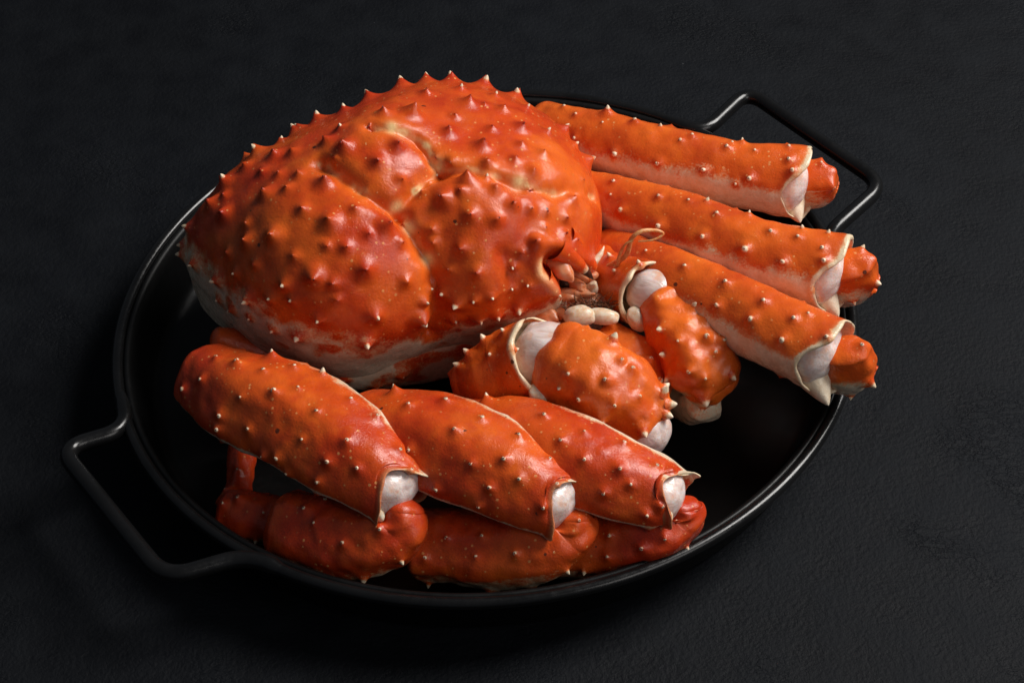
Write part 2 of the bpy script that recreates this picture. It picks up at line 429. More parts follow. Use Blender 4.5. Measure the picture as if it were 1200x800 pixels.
def build_pan():
    root = bpy.data.objects.new('serving_pan', None); COL.objects.link(root)
    root['label'] = 'round black metal pan with two bent rod handles under the crab'; root['category'] = 'pan'
    th = np.linspace(0, 2 * np.pi, 220, endpoint=False)
    # outer wall up, over the lip, inner wall down, floor
    prof = [(0.0, 0.0012), (0.160, 0.0012), (0.1675, 0.0022), (0.1700, 0.006), (0.1755, 0.0325), (0.1772, 0.0352), (0.1752, 0.0362), (0.1732, 0.0345),
            (0.1715, 0.028), (0.1670, 0.0095), (0.1640, 0.0062), (0.1600, 0.0048), (0.10, 0.0046), (0.0, 0.0046)]
    V = np.array([np.concatenate([oval(th, r), np.full((len(th), 1), z)], 1) for r, z in prof])
    link('basin', mesh_from('basin', V, grid_faces(len(prof), len(th)), IRON), root)
    P = np.concatenate([oval(th, 0.1795), np.full((len(th), 1), RIM_Z)], 1)
    V, F = tube(P, 0.0029, 12, True)
    link('rim_rod', mesh_from('rim_rod', V, F, ROD), root)
    rim = np.concatenate([oval(np.linspace(0, 2 * np.pi, 2000), 0.1795), np.full((2000, 1), RIM_Z)], 1)
    def handle(pts):
        P = [np.array(p) for p in pts]
        for i in (0, 1, -2, -1):                       # the rod leaves and rejoins the rim
            P[i] = rim[((rim - P[i]) ** 2).sum(1).argmin()]
        # straight runs with rounded corners
        out = [P[0]]
        for i in range(1, len(P) - 1):
            r = 0.013
            a = P[i] + unit(P[i - 1] - P[i]) * r; b = P[i] + unit(P[i + 1] - P[i]) * r
            for t in np.linspace(0, 1, 12):
                out.append((1 - t) ** 2 * a + 2 * t * (1 - t) * P[i] + t * t * b)
        out.append(P[-1])
        out = np.array(out)
        rr = np.full(len(out), 0.0041); rr[0] = rr[-1] = 0.0022
        V, F = tube(out, rr, 14)
        link('handle', mesh_from('handle', V, F, ROD), root)
    z = RIM_Z
    handle([at(143, 455, z), at(151, 503, z), at(70, 526, z + .002), at(193, 678, z + .002), at(288, 652, z), at(330, 676, z)])
    handle([at(770, 138, z), at(824, 157, z), at(876, 107, z + .002), at(1035, 217, z + .002), at(975, 276, z), at(1001, 345, z)])

# ------------------------------------------------------------------ crab: carapace
CX, CY, Z0, CH = -0.050, 0.038, 0.064, 0.056
OUT = np.array([(-.150, .022), (-.146, .003), (-.127, -.014), (-.101, -.036), (-.066, -.050), (-.038, -.038), (-.013, -.029), (.018, -.026), (.040, -.014), (.051, .002),
                (.054, .026), (.055, .05), (.048, .072), (.034, .093), (.012, .110), (-.021, .114), (-.056, .100), (-.083, .084), (-.108, .065), (-.129, .044)])
def carapace_base(nr=330, nc=520):
    a = np.arctan2(OUT[:, 1] - CY, OUT[:, 0] - CX); r = np.hypot(OUT[:, 0] - CX, OUT[:, 1] - CY)
    i = np.argsort(a); a, r = a[i], r[i]
    aa = np.concatenate([a - 2 * np.pi, a, a + 2 * np.pi]); rr = np.tile(r, 3)
    th = np.linspace(-np.pi, np.pi, nc, endpoint=False)
    R = np.interp(th, aa, rr)
    k = np.exp(-0.5 * (np.arange(-30, 31) / 9.0) ** 2); k /= k.sum()
    R = np.convolve(np.concatenate([R[-30:], R, R[:30]]), k, 'valid')
    # rows: dome from the crown to the margin (angle 0..90), then the flank tucking in
    q = np.linspace(0.0, 1.0, nr)
    b = np.where(q < 0.8, q / 0.8 * (np.pi / 2), np.pi / 2)
    f = np.clip((q - 0.8) / 0.2, 0, 1)
    tuck = 0.085 - 0.06 * np.exp(-(np.angle(np.exp(1j * (th - math.radians(205)))) / .6) ** 2)
    rho = (np.sin(b) ** 0.98)[:, None] - (f ** 1.5)[:, None] * tuck[None]
    zz = Z0 + CH * np.cos(b) ** 0.95 - 0.027 * f
    x = CX + rho * R[None] * np.cos(th)[None]; y = CY + rho * R[None] * np.sin(th)[None]
    z = np.repeat(zz[:, None], nc, 1)
    V = np.stack([x, y, z], -1)
    V[0] = V[0].mean(0) + (V[1] - V[0].mean(0)) * 0.01
    return V, q, th
def polyline_dist(X, pts):
    best = np.full(X.shape[:-1], 1e9)
    for p, q in zip(pts[:-1], pts[1:]):
        d = q - p; L = (d @ d) + 1e-12
        t = np.clip(((X - p) @ d) / L, 0, 1)
        best = np.minimum(best, np.linalg.norm(X - (p + t[..., None] * d), axis=-1))
    return best
BIG, MED, SML = 1.35, 1.0, 0.65
CAR_SPINES = [(224,268,1.3),(249,239,1.2),(265,212,1.3),(300,173,1.4),(340,143,1.4),(370,134,1.3),(404,131,1.1),(432,113,1.4),(471,98,1.5),(499,88,1.4),
 (529,88,1.4),(569,89,1.6),(608,107,1.4),(617,127,.7),(666,147,1.3),(693,186,1.4),(322,182,1.2),(329,164,.7),(351,150,1.1),(405,172,1.5),(384,165,1),(434,149,.9),
 (465,170,1),(442,190,1.1),(450,132,1),(484,132,1.6),(381,215,1.5),(351,205,.8),(312,227,1.2),(264,250,1.3),(355,246,.8),(385,260,1.6),(452,265,1.5),(400,150,.7),
 (549,122,1.6),(525,155,1.1),(565,172,1.6),(612,150,1.1),(577,151,.7),(610,170,.8),(625,201,.7),(641,156,.8),(549,210,1.4),(521,232,1.5),(581,221,.8),(601,240,.9),
 (550,252,1.1),(582,257,.9),(620,224,.7),(671,235,.8),(662,256,.8),(637,180,.7),(492,374,1.6),(427,399,1.6),(352,392,1.6),(294,350,1.5),(257,327,1.4),(274,362,.9),
 (229,307,1.2),(217,297,1.3),(217,287,1.1),(321,276,1.5),(290,282,1.1),(370,325,1.6),(335,334,.9),(427,316,1.5),(476,330,.8),(440,370,1.3),(321,385,.7),(542,291,1.1),
 (536,354,1.6),(607,360,1.5),(561,372,1),(581,369,1),(629,284,.9),(661,275,.9),(610,296,.8),(507,285,.6),(497,354,.7),(556,351,.7),(600,312,.8),(520,344,.8),
 (470,210,.6),(415,245,.6),(345,300,.6),(300,310,.6),(395,350,.6),(530,190,.6),(640,250,.7),(500,110,.9),(540,105,.8),(590,128,.8)]
LOBES = [(595, 258, .024, .011), (548, 232, .016, .005), (560, 312, .017, .006), (628, 330, .010, .004), (645, 240, .018, .005), (455, 180, .0155, .011), (420, 165, .02, .004), (415, 290, .030, .012),
         (345, 245, .030, .006), (565, 145, .029, .009), (640, 185, .022, .005), (330, 330, .03, .006), (560, 318, .010, .004), (638, 322, .008, .004), (600, 318, .009, -.0045), (528, 300, .010, -.003), (585, 345, .010, .003), (470, 355, .018, .004), (505, 130, .022, .003)]
GROOVES = [([(375, 190), (425, 224), (462, 245), (480, 268), (503, 305), (512, 335), (512, 368), (505, 395)], .0042, .0068),
           ([(435, 146), (485, 160), (505, 185), (520, 199), (560, 200), (610, 217), (650, 224), (697, 230)], .0036, .0055),
           ([(468, 245), (487, 222), (515, 197)], .0042, .0060), ([(590, 300), (598, 330), (600, 360)], .005, .003)]
PALE = [[(375, 192), (400, 207), (425, 224)], [(428, 226), (466, 245)], [(470, 250), (482, 268)], [(485, 272), (503, 305)], [(480, 158), (503, 172), (508, 190), (518, 199)],
        [(520, 200), (552, 198), (600, 213)], [(430, 152), (455, 150), (480, 158)], [(610, 216), (650, 226), (697, 232)], [(486, 225), (512, 203)]]
BORDER = [(226, 294), (240, 303), (262, 324), (290, 344), (325, 370), (360, 388), (400, 402), (440, 404), (475, 396), (505, 388), (530, 381), (560, 379), (590, 376), (620, 362)]
def surf_on(tree, px, py, off):
    h = tree.ray_cast(Vector(cam_loc), Vector(ray(px, py)))
    p = np.array(h[0]) if h[0] is not None else at(px, py, .065)
    return p - ray(px, py) * off
def build_carapace(root):
    V, q, th = carapace_base()
    Nn = grid_normals(V)
    if ((V - V.mean((0, 1))) * Nn).sum() < 0: Nn = -Nn
    F = grid_faces(V[::4, ::4].shape[0], V[::4, ::4].shape[1])
    tree = bvh_of(V[::4, ::4], F)
    def surf(px, py):
        h = tree.ray_cast(Vector(cam_loc), Vector(ray(px, py)))
        if h[0] is None:
            h = tree.find_nearest(Vector(at(px, py, 0.09)))
        return np.array(h[0])
    disp = np.zeros(V.shape[:2])
    top = sstep(0.86, 0.6, q)[:, None]
    for px, py, s, amp in LOBES:
        d2 = ((V - surf(px, py)) ** 2).sum(-1)
        disp += amp * np.exp(-d2 / (2 * s * s))
    V = V + Nn * disp[..., None]; disp = np.zeros(V.shape[:2])
    tree = bvh_of(V[::4, ::4], F)
    for pts, w, dep in GROOVES:
        d = polyline_dist(V, [surf(*p) for p in pts])
        d = d + 0.0012 * vnoise(V, 160, 3)
        disp -= dep * np.exp(-np.abs(d / w) ** 1.5)
    # eye orbit at the front
    d = polyline_dist(V, [surf(653, 309), surf(668, 326), surf(676, 340)]); disp -= 0.009 * np.exp(-(d / .0068) ** 3)
    d = polyline_dist(V, [surf(630, 284), surf(660, 292), surf(690, 314)]); disp += 0.0040 * np.exp(-(d / .0050) ** 2)
    d = polyline_dist(V, [surf(628, 300), surf(634, 322), surf(648, 340)]); disp += 0.0020 * np.exp(-(d / .004) ** 2)
    disp += 0.0012 * vnoise(V, 27, 4) + 0.0010 * vnoise(V, 48, 5) + 0.0006 * vnoise(V, 110, 6)
    V = V + Nn * disp[..., None]
    tree = bvh_of(V[::4, ::4], F)
    pale = np.zeros(V.shape[:2])
    for pts in PALE:
        d = polyline_dist(V, [surf(*p) for p in pts]) + 0.0016 * vnoise(V, 300, 9)
        pale = np.maximum(pale, 0.85 * np.exp(-(d / .0014) ** 2) * (0.15 + 0.9 * np.clip(vnoise(V, 130, 8) + .4, 0, 1)))
    d = polyline_dist(V, [surf(632, 304), surf(634, 320), surf(648, 340)]); pale = np.maximum(pale, 0.8 * np.exp(-(d / .0018) ** 2))
    for px, py in ((514, 194), (464, 243), (481, 267), (502, 303), (459, 150), (608, 214)):
        d = np.sqrt(((V - surf(px, py)) ** 2).sum(-1)); pale = np.maximum(pale, 1.1 * np.exp(-(d / .0030) ** 2))
    # pigment: red dome, cream flank with blotches
    qb = np.full(len(th), 0.80); wsum = np.full(len(th), 0.02); acc = qb * wsum
    fv = V.reshape(-1, 3); sub = np.arange(0, len(fv), 3)
    for px, py in BORDER:
        k = sub[((fv[sub] - surf(px, py)) ** 2).sum(1).argmin()]
        w_ = np.exp(-(np.angle(np.exp(1j * (th - th[k % len(th)]))) / 0.10) ** 2)
        acc = acc + w_ * q[k // len(th)]; wsum = wsum + w_
    qb = (acc / wsum)[None, :]
    drop = (q[:, None] - qb) / 0.2 + 0.26 * vnoise(V, 60, 11) + 0.22 * vnoise(V, 200, 12)
    pig = 1 - 0.92 * sstep(-0.30, 0.42, drop)
    pig = np.maximum(pig, 0.62 * sstep(0.30, 0.62, vnoise(V, 120, 15)) * sstep(1.2, 0.4, drop))
    deep = 0.18 + 0.35 * np.clip(vnoise(V, 40, 14), 0, 1)
    hue = np.zeros(V.shape[:2])
    for pts in PALE:
        hue = np.maximum(hue, 0.9 * np.exp(-(polyline_dist(V, [surf(*p) for p in pts]) / .009) ** 2))
    for px, py, rr, am in ((660, 225, .022, .9), (650, 290, .014, .7), (560, 345, .022, .7), (500, 350, .012, .6), (460, 215, .012, .7), (300, 300, .03, .35)):
        hue = np.maximum(hue, am * np.exp(-((V - surf(px, py)) ** 2).sum(-1) / rr ** 2))
    def kind(p, n, fc):
        return 'red' if (n[2] > 0.42 and fc > 0.36) else 'sharp'
    rs = random.Random(11); extra = []
    while len(extra) < 46:
        p = (rs.uniform(250, 690), rs.uniform(105, 375))
        if tree.ray_cast(Vector(cam_loc), Vector(ray(*p)))[0] is None: continue
        if all((p[0] - a[0]) ** 2 + (p[1] - a[1]) ** 2 > 15 ** 2 for a in CAR_SPINES + extra):
            extra.append((p[0], p[1], rs.uniform(.45, .8)))
    o = shell_object('carapace', V, root, pig, pale, CAR_SPINES + extra, 26, kind, sharp=2.25, bump=(3.6 * mm, 7.2 * mm), deep_amt=0.65, hue=hue, ring=0.8, wrinkle=0.00035, deep0=deep, quality=4)
    tree = bvh_of(V[::4, ::4], F)
    def onshell(px, py, off=0.0):
        return surf_on(tree, px, py, off)
    return onshell

def build_underbody(root):
    a = np.linspace(0, 2 * np.pi, 240, endpoint=False); b = np.linspace(-np.pi / 2, np.pi / 2 * 0.5, 110)
    V, q, th = carapace_base(20, 240)
    R = np.hypot(V[16, :, 0] - CX, V[16, :, 1] - CY)
    rows = []
    for bb in b:
        c = math.cos(bb); s = math.sin(bb)
        rr = R * 0.945 * (abs(c) ** 0.5)
        z = 0.037 + 0.034 * s
        rows.append(np.stack([CX + rr * np.cos(th), CY + rr * np.sin(th), np.full_like(rr, z)], -1))
    G = np.array(rows)
    G[..., 2] += 0.002 * vnoise(G, 40, 20)
    bl = 0.7 * vnoise(G, 80, 22) + 0.5 * vnoise(G, 200, 23)
    pig = 0.08 + sstep(0.10, 0.55, bl) * 0.6
    shell_object('underbody', G, root, pig, None, [(402, 443, 1.3), (472, 438, 1.4), (440, 452, .8)], 0, 'blunt', bump=(2.4 * mm, 6 * mm), deep_amt=0.2, seed=3)

# ------------------------------------------------------------------ crab: tubular leg segments
def segment(path, W, T, up, facet=(0, 0, 0), ns=150, nf=130, start='round', end='round', expo=2.0, keel=0.0, cut=None, teeth=(), cap=0.7):
    C = catmull(path, ns); w = catmull(np.array(W)[:, None], ns)[:, 0]; t = catmull(np.array(T)[:, None], ns)[:, 0]
    Tn = np.gradient(C, axis=0); Tn /= np.linalg.norm(Tn, axis=1, keepdims=True)
    up = np.broadcast_to(np.asarray(up, float), C.shape)
    S = np.cross(Tn, up); S /= np.linalg.norm(S, axis=1, keepdims=True); U = np.cross(S, Tn)
    ph = np.linspace(0, 2 * np.pi, nf, endpoint=False)
    cs, sn = np.cos(ph), np.sin(ph)
    cx = np.sign(cs) * np.abs(cs) ** (2 / expo); sx = np.sign(sn) * np.abs(sn) ** (2 / expo)
    sx = sx * np.abs(sn) ** keel
    fac = 1 + facet[1] * np.cos(facet[0] * (ph - math.radians(facet[2])))
    cx = cx * fac; sx = sx * fac
    def ring(c, s, u, ww, tt, off=0, tv=None):
        r = c + s * (ww * cx)[:, None] + u * (tt * sx)[:, None]
        if tv is not None: r = r + tv * np.broadcast_to(off, (nf,))[:, None]
        return r
    slant = np.zeros(nf)
    for c0, c1, c2 in (cut or ()):
        slant += c1 * np.exp(-(np.angle(np.exp(1j * (ph - math.radians(c0)))) / math.radians(c2)) ** 2)
    rows, sv = [], []
    if start == 'round':
        L = cap * min(w[0], t[0])
        for a in np.linspace(np.pi / 2, 0, 22)[:-1]:
            k = max(math.cos(a), 0.004); rows.append(ring(C[0], S[0], U[0], w[0] * k, t[0] * k, -L * math.sin(a), Tn[0])); sv.append(0.)
    for i in range(ns):
        k = i / (ns - 1)
        rows.append(ring(C[i], S[i], U[i], w[i], t[i], slant * max(0, (k - .72) / .28) ** 1.3, Tn[i])); sv.append(k)
    if end == 'round':
        L = cap * min(w[-1], t[-1])
        for a in np.linspace(0, np.pi / 2, 22)[1:]:
            k = max(math.cos(a), 0.004); rows.append(ring(C[-1], S[-1], U[-1], w[-1] * k, t[-1] * k, L * math.sin(a), Tn[-1])); sv.append(1.)
    else:
        tooth = np.zeros(nf)
        for (pa, amp, wd) in teeth:
            dd = np.angle(np.exp(1j * (ph - math.radians(pa)))); tooth += amp * np.exp(-np.abs(dd / math.radians(wd)) ** 1.6)
        wav = 0.0003 * np.sin(ph * 5 + 1) + 0.0002 * np.sin(ph * 11)
        for dl, k, tf in ((.0008, 1.0, .12), (.0016, 1.002, .3), (.0024, 1.006, .55), (.0030, 1.012, .8), (.0034, 1.010, .96), (.0036, .995, 1.0), (.0034, .975, 1.0), (.0026, .958, .95),
                          (.0010, .94, .6), (-.001, .91, .2), (-.004, .86, 0), (-.010, .7, 0), (-.014, .3, 0), (-.015, .02, 0)):
            fl = k + 60 * tooth * max(0, k - 1)
            rows.append(ring(C[-1], S[-1], U[-1], w[-1] * fl, t[-1] * fl, dl + slant + tooth * tf + wav * tf, Tn[-1])); sv.append(1 + max(dl, 0) * 85 if dl >= 0 else 1.3)
    V = np.array(rows)
    frame = dict(C=C, T=Tn, S=S, U=U, w=w, t=t)
    return V, np.array(sv), ph, frame
def pigment(V, sv, ph, mode, frame, seed=0):
    Nn = grid_normals(V)
    if ((V - V.mean(1, keepdims=True)) * Nn).sum() < 0: Nn = -Nn
    nz = 0.32 * vnoise(V, 50, seed) + 0.14 * vnoise(V, 170, seed + 2)
    if mode == 'right':      # orange back, cream towards the viewer's lower side
        d = Nn @ unit((0.0, 0.45, 1.0))
        pig = 0.04 + 0.96 * sstep(-0.14, 0.56, d + nz * 0.7)
    elif mode == 'left':     # red nearly all round, cream along the two edges
        s = np.broadcast_to(sv[:, None], V.shape[:2])
        d = Nn @ unit((0.45, 0.62, 0.62))
        e1 = sstep(0.84, 0.99, d + 0.22 * nz) * sstep(0.15, 0.6, s)
        d2 = Nn @ unit((-0.40, -0.60, -0.70))
        e2 = sstep(0.66, 0.92, d2 + 0.3 * nz)
        pig = 1 - np.clip(e1 + e2, 0, 1)
    elif mode == 'claw':
        d = Nn @ unit((0.25, 0.1, 1.0))
        pig = sstep(-0.75, -0.25, d + nz * 0.8)
    else:
        d2 = Nn @ unit((0.0, -0.5, -0.9))
        pig = 1 - 0.9 * sstep(0.50, 0.90, d2 + 0.35 * nz)
    lip = 0.9 * sstep(1.10, 1.26, sv)[:, None]
    if mode == 'left':
        lip = lip * (0.3 + np.exp(-(np.angle(np.exp(1j * (ph - math.radians(170)))) / .8) ** 2))[None, :]
        band = sstep(0.93, 1.0, sv)[:, None] * np.exp(-(np.angle(np.exp(1j * (ph - math.radians(172)))) / .55) ** 2)[None, :]
        lip = np.maximum(lip, 0.9 * band)
    elif mode == 'right':
        band = sstep(0.955, 1.0, sv)[:, None] * np.exp(-(np.angle(np.exp(1j * (ph - math.radians(-30)))) / .8) ** 2)[None, :]
        lip = np.maximum(lip, 0.85 * band)
    pig = pig * (1 - np.clip(lip, 0, 1))
    return np.clip(pig, 0, 1)
def membrane(parent, center, axis, side, rx, ry, rz):
    """bulging white joint skin"""
    n, m = 36, 40
    a = np.linspace(0.02, np.pi - 0.02, n); p = np.linspace(0, 2 * np.pi, m, endpoint=False)
    X = np.sin(a)[:, None] * np.cos(p); Y = np.sin(a)[:, None] * np.sin(p); Z = np.repeat(np.cos(a)[:, None], m, 1)
    V = np.stack([X, Y, Z], -1)
    fold = 1 + 0.05 * vnoise(V, 3.0, 31) + 0.012 * np.sin(9 * p + 2 * vnoise(V, 2, 32))[...] * np.sin(a)[:, None] - 0.16 * np.exp(-((np.abs(np.angle(np.exp(1j * (p - 4.4))))) / .28) ** 2)[None, :] * np.sin(a)[:, None] ** 2
    V = V * fold[..., None] * np.array([rx, ry, rz])
    o = link('joint_membrane', mesh_from('joint_membrane', V, grid_faces(n, m), MEMB), parent)
    z = Vector(axis).normalized(); x = Vector(side); x = (x - z * x.dot(z)).normalized(); y = z.cross(x)
    M = Matrix((x, y, z)).transposed().to_4x4(); M.translation = Vector(center)
    o.matrix_world = M
    return o
def P3(lst): return [at(*p) for p in lst]

def edge_kind(p, n, fc):
    return 'sharp' if fc < 0.42 else 'blunt'
def leg(root, spec):
    V, sv, ph, fr = segment(P3(spec['path']), spec['w'], spec['t'], spec['up'], end='collar', teeth=spec['teeth'], cut=spec.get('cut'), facet=(4, .035, 15) if spec['mode'] == 'right' else (5, .028, 90), expo=2.35 if spec['mode'] == 'right' else 2.0, keel=0.0 if spec['mode'] == 'right' else 0.22)
    pig = pigment(V, sv, ph, spec['mode'], fr, spec['seed'])
    pale = (sstep(1.05, 1.3, sv) * 0.25)[:, None] * np.ones(V.shape[:2])
    knee = sstep(0.78, 1.0, sv)[:, None] * np.clip(0.45 + vnoise(V, 90, spec['seed'] + 4), 0, 1) * sstep(-.2, .6, V[..., 2] - V[..., 2].mean(1, keepdims=True) + 0.2)
    deep0 = np.clip((0.22 if spec['mode'] == 'left' else 0) + 0.55 * knee + 0.35 * np.clip(vnoise(V, 45, spec['seed'] + 6), 0, 1), 0, 1)
    o = shell_object('walking_leg', V, root, pig, pale, spec['spines'], spec.get('hidden', 14), edge_kind, crest=True, bump=(1.9 * mm, 5.0 * mm), deep_amt=0.45, deep0=deep0, hue=0.55 if spec['mode'] == 'right' else 0.0, tip=1.15 if spec['mode'] == 'right' else 1.0, seed=spec['seed'], wrinkle=0.0009)
    e = fr['C'][-1]; T = fr['T'][-1]; mk = spec['memb']
    membrane(o, e + T * mk[0] + fr['U'][-1] * mk[4], T, fr['S'][-1], fr['w'][-1] * mk[1], fr['t'][-1] * mk[2], mk[3])
    for a, b, r in spec.get('tooth', ()):
        horn('collar_tooth', at(*a), at(*b), r, SHELL, o, cream=True)
    for hp, ha, hr in spec.get('hinge', ()):
        blob('hinge', at(*hp), ha, (hr * .8, hr * .8, hr * 1.5), IVORY, o, 61, .15)
    for i, f in enumerate(spec['fold']):
        Vf, sf, pf, ff = segment(P3(f['path']), f['w'], f['t'], f.get('up', (0, 0, 1)), ns=110, nf=100, expo=2.1, keel=0.2, facet=(5, .03, 20), cap=f.get('cap', .42))
        pg = pigment(Vf, sf, pf, f.get('mode', 'low'), ff, spec['seed'] + 5 + i)
        shell_object(f['name'], Vf, o, pg, None, f.get('spines', ()), f.get('hidden', 6), edge_kind, bump=(2.0 * mm, 5.0 * mm), deep_amt=0.3, hue=0.4 if spec['mode'] == 'right' else 0.0, deep0=np.full(Vf.shape[:2], 0.0 if spec['mode'] == 'right' else 0.45) + 0.3 * np.clip(vnoise(Vf, 60, 77), 0, 1), seed=spec['seed'] + 9 + i, wrinkle=0.0016)
    return o

